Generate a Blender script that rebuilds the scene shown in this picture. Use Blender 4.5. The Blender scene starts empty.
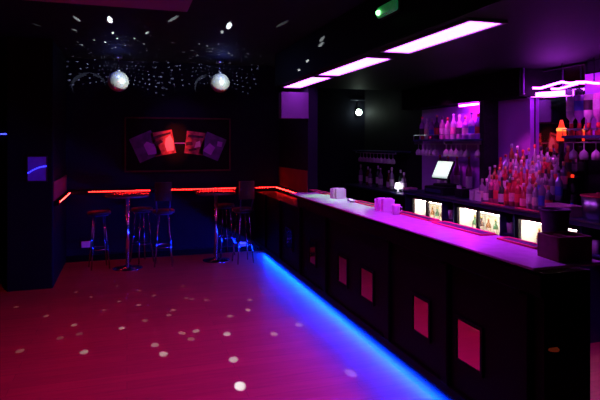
import bpy, bmesh, math, random
from mathutils import Vector, Matrix
random.seed(7)
scene = bpy.context.scene
col = scene.collection
PI = math.pi

# ------------------------------------------------------------------ camera
H = 1.75
A = math.radians(17.77)
CA, SA = math.cos(A), math.sin(A)
F = 540.0
HOR = 143.0
cd = bpy.data.cameras.new('camera')
cam = bpy.data.objects.new('camera', cd)
col.objects.link(cam)
cam.location = (0, 0, H)
cam.rotation_euler = (PI / 2, 0, -A)
cd.sensor_width = 36
cd.lens = F / 600 * 36
cd.shift_y = -(200 - HOR) / 600
cd.clip_start = 0.05
scene.camera = cam

def y_on(u, X):
    """depth Y where picture column u meets the vertical plane x = X"""
    r = (u - 300) / F
    return X * (CA - r * SA) / (SA + r * CA)
def x_on(u, Y):
    r = (u - 300) / F
    return Y * (SA + r * CA) / (CA - r * SA)
def dep(X, Y):
    return X * SA + Y * CA
def z_on(v, X, Y):
    return H - (v - HOR) * dep(X, Y) / F
def on_z(u, v, z):
    D = F * (H - z) / (v - HOR)
    R = (u - 300) / F * D
    return Vector((R * CA + D * SA, D * CA - R * SA, z))

# --------------------------------------------------------------- materials
def mat(name, base=(.5, .5, .5), rough=.5, metal=0, spec=.5, emit=None, strength=0,
        trans=0, noise=None, scale=8, bump=0, coat=0, alpha=1, ior=1.45):
    m = bpy.data.materials.new(name)
    m.use_nodes = True
    nt = m.node_tree
    b = nt.nodes['Principled BSDF']
    b.inputs['Base Color'].default_value = (*base, 1)
    b.inputs['Roughness'].default_value = rough
    b.inputs['Metallic'].default_value = metal
    b.inputs['Specular IOR Level'].default_value = spec
    b.inputs['Transmission Weight'].default_value = trans
    b.inputs['Coat Weight'].default_value = coat
    b.inputs['Coat Roughness'].default_value = .08
    b.inputs['IOR'].default_value = ior
    b.inputs['Alpha'].default_value = alpha
    if emit:
        b.inputs['Emission Color'].default_value = (*emit, 1)
        b.inputs['Emission Strength'].default_value = strength
    if noise or bump:
        tc = nt.nodes.new('ShaderNodeTexCoord')
        n = nt.nodes.new('ShaderNodeTexNoise')
        n.inputs['Scale'].default_value = scale
        n.inputs['Detail'].default_value = 5
        nt.links.new(tc.outputs['Object'], n.inputs['Vector'])
        if noise:
            r = nt.nodes.new('ShaderNodeValToRGB')
            r.color_ramp.elements[0].color = (*base, 1)
            r.color_ramp.elements[0].position = .35
            r.color_ramp.elements[1].color = (*noise, 1)
            r.color_ramp.elements[1].position = .7
            nt.links.new(n.outputs['Fac'], r.inputs['Fac'])
            nt.links.new(r.outputs['Color'], b.inputs['Base Color'])
        if bump:
            bp = nt.nodes.new('ShaderNodeBump')
            bp.inputs['Strength'].default_value = bump
            bp.inputs['Distance'].default_value = .01
            nt.links.new(n.outputs['Fac'], bp.inputs['Height'])
            nt.links.new(bp.outputs['Normal'], b.inputs['Normal'])
    return m

def floor_mat():
    m = bpy.data.materials.new('red_brown_boards')
    m.use_nodes = True
    nt = m.node_tree
    b = nt.nodes['Principled BSDF']
    tc = nt.nodes.new('ShaderNodeTexCoord')
    mp = nt.nodes.new('ShaderNodeMapping')
    br = nt.nodes.new('ShaderNodeTexBrick')
    br.inputs['Scale'].default_value = 1
    br.inputs['Brick Width'].default_value = 1.6
    br.inputs['Row Height'].default_value = .13
    br.inputs['Mortar Size'].default_value = .003
    br.inputs['Color1'].default_value = (.42, .11, .082, 1)
    br.inputs['Color2'].default_value = (.34, .088, .068, 1)
    br.inputs['Mortar'].default_value = (.28, .075, .06, 1)
    nt.links.new(tc.outputs['Object'], mp.inputs['Vector'])
    nt.links.new(mp.outputs['Vector'], br.inputs['Vector'])
    n = nt.nodes.new('ShaderNodeTexNoise')
    n.inputs['Scale'].default_value = 3
    n.inputs['Detail'].default_value = 6
    mp2 = nt.nodes.new('ShaderNodeMapping')
    mp2.inputs['Scale'].default_value = (1, 9, 1)
    nt.links.new(tc.outputs['Object'], mp2.inputs['Vector'])
    nt.links.new(mp2.outputs['Vector'], n.inputs['Vector'])
    mx = nt.nodes.new('ShaderNodeMix')
    mx.data_type = 'RGBA'
    mx.blend_type = 'MULTIPLY'
    mx.inputs[0].default_value = .45
    nt.links.new(br.outputs['Color'], mx.inputs[6])
    nt.links.new(n.outputs['Fac'], mx.inputs[7])
    nt.links.new(mx.outputs[2], b.inputs['Base Color'])
    b.inputs['Roughness'].default_value = .42
    b.inputs['Specular IOR Level'].default_value = .25
    return m

M = {}
M['floor'] = floor_mat()
M['black_wall'] = mat('black_paint', (.012, .011, .014), .7, spec=.06, noise=(.017, .016, .02), scale=3, bump=.1)
M['navy_wall'] = mat('dark_blue_paint', (.009, .009, .017), .7, spec=.05, noise=(.012, .012, .022), scale=2, bump=.1)
M['ceiling'] = mat('black_ceiling_paint', (.009, .009, .013), .75, spec=.06, noise=(.012, .012, .017), scale=4, bump=.15)
M['soffit'] = mat('soffit_paint', (.0045, .004, .0045), .6, spec=.04, noise=(.006, .0055, .006), scale=4, bump=.05)
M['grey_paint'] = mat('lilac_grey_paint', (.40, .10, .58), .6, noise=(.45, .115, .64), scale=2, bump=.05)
M['lilac_face'] = mat('lilac_face_paint', (.10, .04, .13), .6, noise=(.115, .045, .145), scale=2)
M['panel_lit'] = mat('lit_ceiling_panel', (.8, .8, .8), .5, emit=(.58, .09, 1.0), strength=10.5)
M['panel_frame'] = mat('panel_trim', (.25, .22, .27), .4, metal=.6, noise=(.3, .27, .32), scale=9)
M['bar_black'] = mat('black_lacquer', (.002, .002, .0025), .5, spec=.08, noise=(.003, .003, .0035), scale=6, bump=.05)
M['bar_top'] = mat('polished_bar_top', (.44, .40, .46), .26, spec=.5, noise=(.38, .35, .40), scale=14)
M['bar_edge'] = mat('bar_edge_lacquer', (.03, .025, .03), .25, noise=(.04, .03, .04), scale=10)
M['inlay'] = mat('polished_copper_panel', (.72, .30, .34), .07, metal=1, noise=(.78, .33, .36), scale=2)
M['steel'] = mat('brushed_steel', (.45, .45, .5), .3, metal=1, noise=(.55, .55, .6), scale=30)
M['dark_steel'] = mat('dark_steel', (.045, .06, .17), .35, metal=.5, noise=(.06, .075, .2), scale=20)
M['chrome'] = mat('chrome', (.32, .34, .5), .12, metal=1, noise=(.36, .38, .55), scale=4)
M['black_plastic'] = mat('black_plastic', (.012, .012, .013), .45, spec=.2, noise=(.022, .022, .025), scale=25)
M['black_leather'] = mat('black_leather', (.016, .013, .013), .45, noise=(.022, .018, .018), scale=40, bump=.2)
M['chrome_bright'] = mat('bright_chrome', (.8, .8, .85), .15, metal=1, noise=(.85, .85, .9), scale=4)
M['white_plastic'] = mat('white_plastic', (.8, .8, .8), .4, noise=(.75, .75, .75), scale=12)
M['table_top'] = mat('dark_gloss_tabletop', (.07, .06, .06), .2, spec=.7, noise=(.1, .085, .08), scale=12)
M['blue_led'] = mat('blue_led', (.1, .2, .8), .5, emit=(.0, .024, 1), strength=520)
M['blue_dim'] = mat('blue_diode', (.1, .1, .6), .5, emit=(.025, .03, 1), strength=14)
M['red_led'] = mat('red_diode', (.8, .1, .05), .5, emit=(1, .010, .008), strength=95)
M['red_tape'] = mat('red_tape', (.5, .05, .03), .5, emit=(1, .008, .006), strength=.05)
M['rope'] = mat('rope_light', (.9, .8, .9), .4, emit=(.58, .04, 1), strength=28)
M['washer_hot'] = mat('bright_purple_led_bar', (.9, .8, .9), .4, emit=(.58, .018, 1), strength=150)
M['washer'] = mat('purple_led_bar', (.9, .8, .9), .4, emit=(.58, .045, 1), strength=24)
M['white_lamp'] = mat('white_lamp', (.9, .9, .9), .4, emit=(.75, 1, .82), strength=40)
M['lamp_soft'] = mat('lamp_face', (.9, .9, .9), .4, emit=(.9, .8, 1), strength=4)
M['green_lamp'] = mat('green_diffuser', (.1, .5, .2), .4, emit=(.02, .55, .14), strength=.10, noise=(.2, .6, .3), scale=20)
M['green_spot'] = mat('green_bulb', (.1, .5, .2), .4, emit=(.25, 1, .3), strength=6)
M['screen'] = mat('till_screen', (.8, .85, .8), .3, emit=(.80, .98, .82), strength=1.1)
M['screen_bar'] = mat('till_screen_grey', (.5, .6, .5), .3, emit=(.55, .8, .62), strength=.7)
M['fridge_white'] = mat('white_enamel', (.82, .80, .74), .45, noise=(.86, .84, .78), scale=5)
M['fridge_light'] = mat('fridge_tube', (1, 1, 1), .4, emit=(1, .88, .68), strength=40)
M['door_glass'] = mat('door_glass', (.9, .92, .92), .02, spec=.5, alpha=.12)
M['mirror'] = mat('mirror_glass', (.85, .82, .88), .03, metal=1)
M['ball'] = mat('mirror_tiles', (.85, .88, .86), .28, metal=.7)
M['mat_black'] = mat('black_rubber', (.03, .02, .025), .6, noise=(.04, .03, .035), scale=60, bump=.3)
M['mat_red'] = mat('red_rubber', (.75, .05, .10), .5, noise=(.8, .08, .13), scale=40, bump=.2)
M['pink_card'] = mat('pink_card', (.75, .35, .5), .6, noise=(.8, .42, .55), scale=8)
M['brown_wood'] = mat('brown_wood', (.2, .08, .055), .45, noise=(.28, .12, .08), scale=18, bump=.1)
M['paper'] = mat('napkin_paper', (.8, .78, .8), .7, noise=(.72, .7, .73), scale=30)
M['glass'] = mat('clear_glass', (.9, .9, .95), .08, spec=.8, trans=.3, noise=(.9, .9, .95), scale=5)
M['orange_glow'] = mat('orange_glow', (1, .3, .05), .4, emit=(1, .035, .008), strength=1.2)
M['orange_core'] = mat('orange_core', (1, .6, .2), .4, emit=(1, .22, .03), strength=2.6)
M['print_black'] = mat('black_print', (.006, .005, .005), .6, spec=.05, noise=(.009, .007, .007), scale=6)
M['red_dim'] = mat('red_indicator', (.4, .03, .02), .5, emit=(1, .12, .04), strength=.05)
def tint(name, c, t=.3, r=.07):
    k = 'tint_' + name
    if k not in M:
        M[k] = mat(name + '_glass', c, r, spec=.7, trans=t, noise=tuple(min(1, x * 1.25 + .01) for x in c), scale=9)
    return M[k]
def paint(name, c):
    k = 'paint_' + name
    if k not in M:
        M[k] = mat(name + '_paper', c, .6, noise=tuple(min(1, x * .8 + .02) for x in c), scale=35)
    return M[k]
def card_mat(name, a, b, scale):
    return mat(name, a, .45, noise=b, scale=scale)

# ------------------------------------------------------------ mesh builder
class MB:
    def __init__(s):
        s.v, s.f, s.m, s.sm = [], [], [], []
        s.mi = 0
        s.smooth = False
    def add(s, vs, fs, smooth=None):
        o = len(s.v)
        s.v += [tuple(p) for p in vs]
        for f in fs:
            s.f.append([o + i for i in f])
            s.m.append(s.mi)
            s.sm.append(s.smooth if smooth is None else smooth)
        return s
    def box(s, a, b):
        x0, y0, z0 = a
        x1, y1, z1 = b
        vs = [(x0, y0, z0), (x1, y0, z0), (x1, y1, z0), (x0, y1, z0), (x0, y0, z1), (x1, y0, z1), (x1, y1, z1), (x0, y1, z1)]
        return s.add(vs, [(0, 3, 2, 1), (4, 5, 6, 7), (0, 1, 5, 4), (1, 2, 6, 5), (2, 3, 7, 6), (3, 0, 4, 7)])
    def bbox(s, a, b, w=.006):
        """box with chamfered vertical and top edges"""
        x0, y0, z0 = a
        x1, y1, z1 = b
        w = min(w, (x1 - x0) / 3, (y1 - y0) / 3, (z1 - z0) / 3)
        def ring(i, z):
            return [(x0 + i, y0 + i + w, z), (x0 + i + w, y0 + i, z), (x1 - i - w, y0 + i, z), (x1 - i, y0 + i + w, z),
                    (x1 - i, y1 - i - w, z), (x1 - i - w, y1 - i, z), (x0 + i + w, y1 - i, z), (x0 + i, y1 - i - w, z)]
        rs = [ring(w * .5, z0), ring(0, z0 + w), ring(0, z1 - w), ring(w * .5, z1)]
        vs = [p for r in rs for p in r]
        fs = [tuple(range(7, -1, -1)), tuple(range(24, 32))]
        for k in range(3):
            for i in range(8):
                j = (i + 1) % 8
                fs.append((k * 8 + i, k * 8 + j, k * 8 + 8 + j, k * 8 + 8 + i))
        return s.add(vs, fs)
    def lathe(s, prof, c=(0, 0, 0), n=20, smooth=True, close=True, sq=0):
        vs, fs = [], []
        for r, z in prof:
            for i in range(n):
                a = 2 * PI * (i + .5) / n
                k = 1
                if sq:
                    k = 1 / max(abs(math.cos(a)), abs(math.sin(a))) ** sq
                vs.append((c[0] + r * k * math.cos(a), c[1] + r * k * math.sin(a), c[2] + z))
        for k in range(len(prof) - 1):
            for i in range(n):
                j = (i + 1) % n
                fs.append((k * n + i, k * n + j, (k + 1) * n + j, (k + 1) * n + i))
        if close:
            fs.append(tuple(range(n - 1, -1, -1)))
            t = (len(prof) - 1) * n
            fs.append(tuple(range(t, t + n)))
        return s.add(vs, fs, smooth)
    def tube(s, pts, r, n=8, closed=False, smooth=True):
        pts = [Vector(p) for p in pts]
        m = len(pts)
        vs, fs = [], []
        up = Vector((0, 0, 1))
        for i, p in enumerate(pts):
            a = pts[(i - 1) % m] if (closed or i > 0) else p
            b = pts[(i + 1) % m] if (closed or i < m - 1) else p
            t = (b - a).normalized()
            x = t.cross(up)
            if x.length < 1e-3:
                x = t.cross(Vector((1, 0, 0)))
            x.normalize()
            y = t.cross(x).normalized()
            rr = r[i] if isinstance(r, (list, tuple)) else r
            for k in range(n):
                q = 2 * PI * k / n
                vs.append(p + x * rr * math.cos(q) + y * rr * math.sin(q))
        for i in range(m if closed else m - 1):
            j = (i + 1) % m
            for k in range(n):
                l = (k + 1) % n
                fs.append((i * n + k, i * n + l, j * n + l, j * n + k))
        if not closed:
            fs.append(tuple(range(n - 1, -1, -1)))
            fs.append(tuple(range((m - 1) * n, m * n)))
        return s.add(vs, fs, smooth)
    def build(s, name, mats, parent=None, loc=None):
        me = bpy.data.meshes.new(name)
        me.from_pydata(s.v, [], s.f)
        if not isinstance(mats, (list, tuple)):
            mats = [mats]
        for m in mats:
            me.materials.append(m)
        for p, i, sm in zip(me.polygons, s.m, s.sm):
            p.material_index = i
            p.use_smooth = sm
        me.update()
        bm = bmesh.new()
        bm.from_mesh(me)
        bmesh.ops.recalc_face_normals(bm, faces=bm.faces)
        bm.to_mesh(me)
        bm.free()
        o = bpy.data.objects.new(name, me)
        col.objects.link(o)
        if parent:
            o.parent = parent
        if loc:
            o.location = loc
        return o

labels = {}
def tag(o, label, cat, group=None):
    n = len(label.split())
    assert 4 <= n <= 16, label
    assert label not in labels, label
    labels[label] = 1
    o['label'] = label
    o['category'] = cat
    if group:
        o['group'] = group
    return o
def thing(name, label, cat, loc=(0, 0, 0), rz=0, group=None):
    o = bpy.data.objects.new(name, None)
    o.empty_display_size = .1
    col.objects.link(o)
    o.location = loc
    o.rotation_euler = (0, 0, rz)
    return tag(o, label, cat, group)
def struct(name, mb, m):
    o = mb.build(name, m)
    o['kind'] = 'structure'
    return o
def copy_tree(root, loc, label, rz=None):
    r = root.copy()
    col.objects.link(r)
    r.location = loc
    if rz is not None:
        r.rotation_euler = (0, 0, rz)
    assert label not in labels, label
    labels[label] = 1
    r['label'] = label
    for ch in list(root.children):
        c = ch.copy()
        col.objects.link(c)
        c.parent = r
        for g in list(ch.children):
            d = g.copy()
            col.objects.link(d)
            d.parent = c
    return r
ORD = ['first', 'second', 'third', 'fourth', 'fifth', 'sixth', 'seventh', 'eighth', 'ninth', 'tenth', 'eleventh', 'twelfth', 'thirteenth', 'fourteenth']

# ------------------------------------------------------------- the setting
YB = 8.6          # back wall of the lounge
YF = 9.4          # back wall behind the bar
XW = 4.3          # wall behind the bottles
CZ = 3.0          # ceiling
KZ_ = 1.08
SZ = 2.55         # soffit over the bar
struct('floor', MB().box((-5, -1.5, -.1), (XW + .2, YF + .2, 0)), M['floor'])
struct('ceiling', MB().box((-5, -1.5, CZ), (XW + .2, YF + .2, CZ + .1)), M['ceiling'])
struct('wall_back', MB().box((-5, YB, 0), (2.54, YB + .15, CZ)), M['navy_wall'])
struct('wall_back_bar', MB().box((2.54, YF, 0), (XW + .2, YF + .15, CZ)), M['navy_wall'])
struct('wall_right', MB().box((XW, -1.5, 0), (XW + .15, YF, CZ)), M['black_wall'])
struct('wall_left', MB().box((-5, -1.5, 0), (-4.85, YB, CZ)), M['black_wall'])
struct('wall_partition', MB().box((2.40, 7.12, 0), (2.54, YB, SZ)).box((2.40, YB, 0), (2.54, YF, CZ)), M['navy_wall'])
struct('wall_column', MB().bbox((-1.35, 7.1, 0), (-.85, YB, CZ), .01), mat('column_paint', (.005, .005, .005), .6, spec=.05, noise=(.007, .006, .007), scale=3, bump=.05))
# dropped ceiling over the bar and the lower ceiling above the dance floor's near corner
struct('trim_1', MB().box((2.0, .2, SZ), (XW, 7.40, CZ)), M['soffit'])
struct('trim_2', MB().box((-4.85, -1.5, SZ), (.35, 3.35, CZ)), mat('low_ceiling_paint', (.16, .14, .16), .7, noise=(.2, .17, .2), scale=3, bump=.05))
struct('trim_3', MB().box((2.01, 7.10, 2.09), (2.40, 7.24, 2.45)), M['lilac_face'])
struct('trim_4', MB().box((-.85, 8.52, .99), (2.40, YB, 1.045)).box((2.32, 7.15, .99), (2.40, 8.52, 1.045)).box((-.85, 7.15, .99), (-.79, 8.52, 1.045)), M['bar_black'])
wine = mat('dark_red_wall_panel', (.22, .035, .03), .6, spec=.1, noise=(.27, .045, .04), scale=4)  # red glow of the LED strips put into the paint colour
struct('trim_10', MB().box((2.39, 7.14, 1.045), (2.40, YB, 1.36)), wine)  # added boards, cut to the height of the red glow
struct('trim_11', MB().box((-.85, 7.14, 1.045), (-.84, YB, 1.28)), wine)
struct('baseboard_back', MB().box((-.85, 8.57, 0), (2.40, YB, .09)), M['bar_black'])
# fascia over the back bar, ending at a corner
struct('trim_5', MB().box((3.98, y_on(521, 4.0), 2.25), (XW, 7.35, SZ)), M['soffit'])
struct('trim_6', MB().box((4.22, 4.88, 1.0), (XW, 5.74, SZ)), M['grey_paint'])   # painted pier
struct('trim_7', MB().box((4.27, 5.74, 1.0), (XW, 7.25, 2.25)), M['grey_paint'])
struct('trim_9', MB().box((4.02, y_on(484, 4.02), KZ_), (4.22, y_on(479.5, 4.02), 2.25)), M['black_plastic'])
struct('trim_8', MB().box((4.27, 2.9, 1.78), (XW, 4.18, 2.42)), M['grey_paint'])

# --------------------------------------------------------- ceiling panels
PX0, PX1 = 2.10, 2.345
def panel(y0, y1, label, en):
    c = ((PX0 + PX1) / 2, (y0 + y1) / 2, SZ)
    t = thing('ceiling_light', label, 'light', c, 0, 'lit panels over the bar')
    hx, hy = (PX1 - PX0) / 2, (y1 - y0) / 2
    MB().box((-hx, -hy, -.012), (hx, hy, -.002)).build('diffuser', M['panel_lit'], t)
    fr = MB()
    for a, b in (((-hx - .025, -hy - .025, -.018), (-hx, hy + .025, 0)), ((hx, -hy - .025, -.018), (hx + .025, hy + .025, 0)),
                 ((-hx, -hy - .025, -.018), (hx, -hy, 0)), ((-hx, hy, -.018), (hx, hy + .025, 0))):
        fr.box(a, b)
    fr.build('frame', M['panel_frame'], t)
    d = bpy.data.lights.new('panel_beam', 'AREA')
    d.shape = 'RECTANGLE'
    d.size, d.size_y = PX1 - PX0 - .01, (y1 - y0) * .55
    d.energy = en
    d.color = (.52, .015, 1)
    d.spread = 1.55 if en > 20 else 1.4
    o = bpy.data.objects.new('panel_beam', d)
    o.location = (c[0], c[1] - .26, SZ - .02)
    col.objects.link(o)
panel(2.97, 4.20, 'largest glowing white and violet ceiling panel, nearest above the bar', 21)
panel(4.54, 5.86, 'middle one of three glowing violet ceiling panels over the bar', 4)
panel(6.08, 7.33, 'smallest and farthest glowing violet ceiling panel beside the lilac end face', 2)

# ------------------------------------------------------------------- bar
BX = 1.97       # front of the body
BT = 1.15
YE, YZ, YM = 2.12, 8.5, 6.2
bar = thing('bar_counter', 'long black bar counter with violet-lit polished top and copper inlay panels', 'bar', (BX, YE, 0))
def rel(p):
    return (p[0] - BX, p[1] - YE, p[2])
def rbox(mb, a, b, w=0):
    return mb.bbox(rel(a), rel(b), w) if w else mb.box(rel(a), rel(b))
XB = 2.30
rbox(MB(), (BX, YE + .06, .14), (XB - .04, YM, BT - .05)).build('body', M['bar_black'], bar)
rbox(MB(), (BX, YM, .14), (XB, YZ, .97)).build('low_counter', M['bar_black'], bar)
rbox(MB(), (2.11, YE + .12, 0), (XB - .06, YZ - .02, .14)).build('plinth', M['bar_black'], bar)
rbox(MB(), (1.85, YE, BT - .05), (XB, YM, BT - .012), .006).build('top_edge', M['bar_edge'], bar)
rbox(MB(), (1.853, YE + .003, BT - .012), (XB - .002, YM - .003, BT), .004).build('top', M['bar_top'], bar)
rbox(MB(), (2.079, YE + .13, .058), (2.109, YZ - .15, .10)).build('led_channel', M['bar_black'], bar)
MB().add([rel(p) for p in ((2.076, YE + .13, .060), (2.076, YZ - .15, .060), (2.068, YZ - .15, .084), (2.068, YE + .13, .084))], [(0, 1, 2, 3)]).add([rel(p) for p in ((2.0775, YE + .13, .0605), (2.0775, YZ - .15, .0605), (2.0695, YZ - .15, .0845), (2.0695, YE + .13, .0845))], [(0, 1, 2, 3)]).build('led_strip', M['blue_led'], bar)
# pilasters and rails of the front
rail = MB()
rbox(rail, (BX - .018, YE + .06, .14), (BX, YZ, .20), .004)
rbox(rail, (BX - .018, YE + .06, .98), (BX, YM, 1.09), .004)
rail.build('rail', M['bar_black'], bar)
wins = [(458, 481.5), (414, 429.5), (361.5, 373.5), (339, 347.5), (310, 316)]
ys = [(y_on(b, BX), y_on(a, BX)) for a, b in wins]
ys.append((6.45, 6.7))
WZ0, WZ1 = .41, .655
for a, b in ys:
    p = rbox(MB(), (BX - .006, a, WZ0), (BX - .001, b, WZ1)).build('inlay_panel', M['inlay'], bar)
    p['label'] = 'copper inlay panel'
    fr = MB()
    w = .022
    for q, r in (((a - w, WZ0 - w), (a, WZ1 + w)), ((b, WZ0 - w), (b + w, WZ1 + w)), ((a, WZ0 - w), (b, WZ0)), ((a, WZ1), (b, WZ1 + w))):
        rbox(fr, (BX - .012, q[0], q[1]), (BX, r[0], r[1]))
    fr.build('inlay_frame', M['bar_black'], bar)
for y in (2.30, 3.03, 3.84, 5.25, 6.12, 7.0, 7.8):
    rbox(MB(), (BX - .03, y - .04, .20), (BX, y + .04, .98), .008).build('pilaster', M['bar_black'], bar)
# small dim red indicator on the end of the bar
ex = x_on(553, YE + .06)
MB().lathe([(.028, 0), (.03, .006), (.024, .012)], (0, 0, 0), 20).build('indicator', M['red_dim'], bar, rel((ex, YE + .06, z_on(350, ex, YE + .06))))
bar.children[-1].rotation_euler = (PI / 2, 0, 0)
bar.children[-1]['label'] = 'dim red round indicator'

# bar runners along the service side of the top
def runner(u0, u1, label, x0=2.19, x1=2.29):
    y0, y1 = y_on(u1, (x0 + x1) / 2), y_on(u0, (x0 + x1) / 2)
    t = thing('bar_runner', label, 'bar mat', ((x0 + x1) / 2, (y0 + y1) / 2, BT), 0, 'bar mats along the back of the bar top')
    hx, hy = (x1 - x0) / 2, (y1 - y0) / 2
    MB().bbox((-hx + .008, -hy + .008, .001), (hx - .008, hy - .008, .008), .002).build('mat', M['mat_black'], t)
    rim = MB()
    for a, b in (((-hx, -hy, .001), (-hx + .012, hy, .013)), ((hx - .012, -hy, .001), (hx, hy, .013)), ((-hx, -hy, .001), (hx, -hy + .012, .013)), ((-hx, hy - .012, .001), (hx, hy, .013))):
        rim.bbox(a, b, .003)
    rim.build('rim', M['mat_red'], t)
runner(313, 329, 'red rimmed bar mat farthest away, behind the far napkin holder')
runner(357, 376, 'red rimmed bar mat between the two napkin holders')
runner(399, 434, 'red rimmed bar mat just right of the white cup')
runner(438, 489, 'long black bar mat with red rim in front of the middle fridge', 2.17, 2.29)
runner(503, 543, 'red rimmed bar mat nearest the dark caddy')

# napkin holders on the bar
def napkin(u, label):
    y = y_on(u, 2.17)
    t = thing('napkin_holder', label, 'napkin holder', (2.17, y, BT), .15, 'napkin holders on the bar top')
    b = MB()
    b.bbox((-.06, -.07, .0), (.06, .07, .008), .002)
    for k in (-.07, -.012, .012, .062):
        b.bbox((-.06, k, .006), (.06, k + .008, .105), .003)
    b.build('holder', M['white_plastic'], t)
    MB().bbox((-.05, -.058, .008), (.05, -.016, .115), .004).build('napkin_stack', M['paper'], t)
    MB().bbox((-.05, .024, .008), (.05, .058, .112), .004).build('napkin_stack', M['paper'], t)
    sm = MB()
    sm.lathe([(.012, .008), (.012, .12)], (.02, .004, 0), 10)
    sm.build('straw_tube', M['black_plastic'], t)
napkin(338, 'violet-lit napkin holder farther along the bar, by the dark wall edge')
napkin(384.5, 'violet-lit napkin holder beside the white cup on the bar')
y = y_on(396, 2.15)
t = thing('cup', 'small white cup right of the nearer napkin holder', 'cup', (2.15, y, BT))
MB().lathe([(.026, 0), (.03, .004), (.036, .07), (.037, .085), (.033, .085), (.028, .01), (0.001, .008)], n=20, close=False).build('cup_body', M['white_plastic'], t)
MB().tube([(.034, 0, .068), (.055, 0, .06), (.055, 0, .03), (.031, 0, .022)], .004, 6).build('handle', M['white_plastic'], t)
for i, u in enumerate((350, 355)):
    y = y_on(u, 2.2)
    t = thing('tea_light', ['pale tea light on the bar, the one nearer the far napkin holder', 'pale tea light on the bar beside the second bar mat'][i], 'candle', (2.2 - .03 * i, y, BT), 0, 'tea lights on the bar top')
    MB().lathe([(.026, 0), (.028, .002), (.028, .022), (.025, .022), (.024, .016), (.001, .016)], n=20, close=False).build('holder', M['steel'], t)
    MB().lathe([(.023, .004), (.023, .014), (.004, .016)], n=16).build('wax', M['white_plastic'], t)
# caddy on the near end of the bar
cy = thing('bar_caddy', 'dark brown caddy on the near end of the bar', 'caddy', (2.17, 2.26, BT), -.1)
cy.scale = (.82, 1, 1)
b = MB()
b.bbox((-.12, -.085, 0), (.12, .085, .012), .003)
for a, c in (((-.12, -.085, .01), (.12, -.075, .125)), ((-.12, .075, .01), (.12, .085, .125)), ((-.12, -.075, .01), (-.11, .075, .125)), ((.11, -.075, .01), (.12, .075, .125)), ((-.012, -.075, .01), (-.004, .075, .12))):
    b.bbox(a, c, .003)
b.build('tray', M['brown_wood'], cy)
MB().bbox((.015, -.06, .012), (.1, .06, .105), .004).build('napkin_stack', paint('rust_card', (.35, .12, .06)), cy)
bn = thing('bin', 'black flared bin standing behind the dark caddy', 'bin', (2.255, 2.415, BT), 0)
MB().lathe([(.052, 0), (.056, .004), (.075, .215), (.08, .22), (.08, .235), (.07, .235), (.066, .21), (.046, .01), (.001, .008)], n=24, close=False).build('bucket', M['black_plastic'], bn)
MB().tube([(.08 * math.cos(q), .08 * math.sin(q), .232) for q in [2 * PI * k / 24 for k in range(24)]], .005, 6, True).build('rim', M['black_plastic'], bn)

# ------------------------------------------------------------ back counter
KX, KZ = 3.76, 1.08
yk0, yk1 = 2.9, 6.85
bc = thing('back_counter', 'dark steel back counter with fridges under it behind the bar', 'counter', (KX, yk0, 0))
def kb(mb, a, b, w=0):
    a = (a[0] - KX, a[1] - yk0, a[2])
    b = (b[0] - KX, b[1] - yk0, b[2])
    return mb.bbox(a, b, w) if w else mb.box(a, b)
kb(MB(), (KX - .02, yk0, KZ - .05), (4.265, yk1, KZ), .006).build('worktop', M['dark_steel'], bc)
kb(MB(), (KX - .026, yk0, KZ - .012), (KX - .018, yk1, KZ + .002)).build('edge_strip', M['steel'], bc)
FR = [(y_on(442, 3.8), y_on(415, 3.8), 'farthest'), (y_on(499.5, 3.8), y_on(460, 3.8), 'middle'), (y_on(576, 3.8), y_on(522, 3.8), 'nearest')]
for y in (yk0, FR[2][0] - .1, FR[2][1] + .07, FR[1][0] - .07, FR[1][1] + .07, FR[0][0] - .07, yk1 - .02):
    kb(MB(), (KX, y, 0), (4.26, y + .02, KZ - .05)).build('upright', M['dark_steel'], bc)
kb(MB(), (4.22, yk0 + .02, 0), (4.26, yk1 - .02, KZ - .05)).build('back_panel', M['dark_steel'], bc)

def bottle_parts(t, kind, glass, label, cap, h=.3, r=.038, flip=False, detail=True):
    """a bottle standing on z = 0 of its thing: glass body, paper label, cap"""
    if kind == 'wine':
        pr = [(.9, 0), (1, .02), (1, .56), (.85, .66), (.4, .76), (.36, .8), (.36, .97), (.4, .97)]
        nk, sq = .36, 0
    elif kind == 'square':
        pr = [(.8, 0), (.88, .02), (.88, .62), (.75, .70), (.33, .76), (.33, .9)]
        nk, sq = .36, .45
    elif kind == 'round':
        pr = [(.8, 0), (1, .03), (1.12, .22), (1.1, .42), (.8, .58), (.4, .68), (.33, .74), (.33, .92)]
        nk, sq = .35, 0
    else:
        pr = [(.92, 0), (1, .02), (1, .6), (.94, .66), (.6, .73), (.36, .78), (.34, .9)]
        nk, sq = .36, 0
    g = MB().lathe([(a * r, z * h) for a, z in pr], n=16, sq=sq).build('glass_body', glass, t)
    zl = .18 if kind != 'round' else .1
    rr = (pr[2][0] if kind != 'round' else 1.12) * r + .0012
    MB().lathe([(rr, zl * h), (rr, (zl + .3) * h)], n=16, sq=sq, close=False).build('paper_label', label, t)
    MB().lathe([(nk * r + .001, (pr[-1][1] - .04) * h), (nk * r + .002, h), (nk * r * .8, h + .004)], n=12).build('cap', cap, t)
    if flip:
        for c in t.children:
            c.rotation_euler = (PI, 0, 0)
            c.location.z = h + .004

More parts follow.
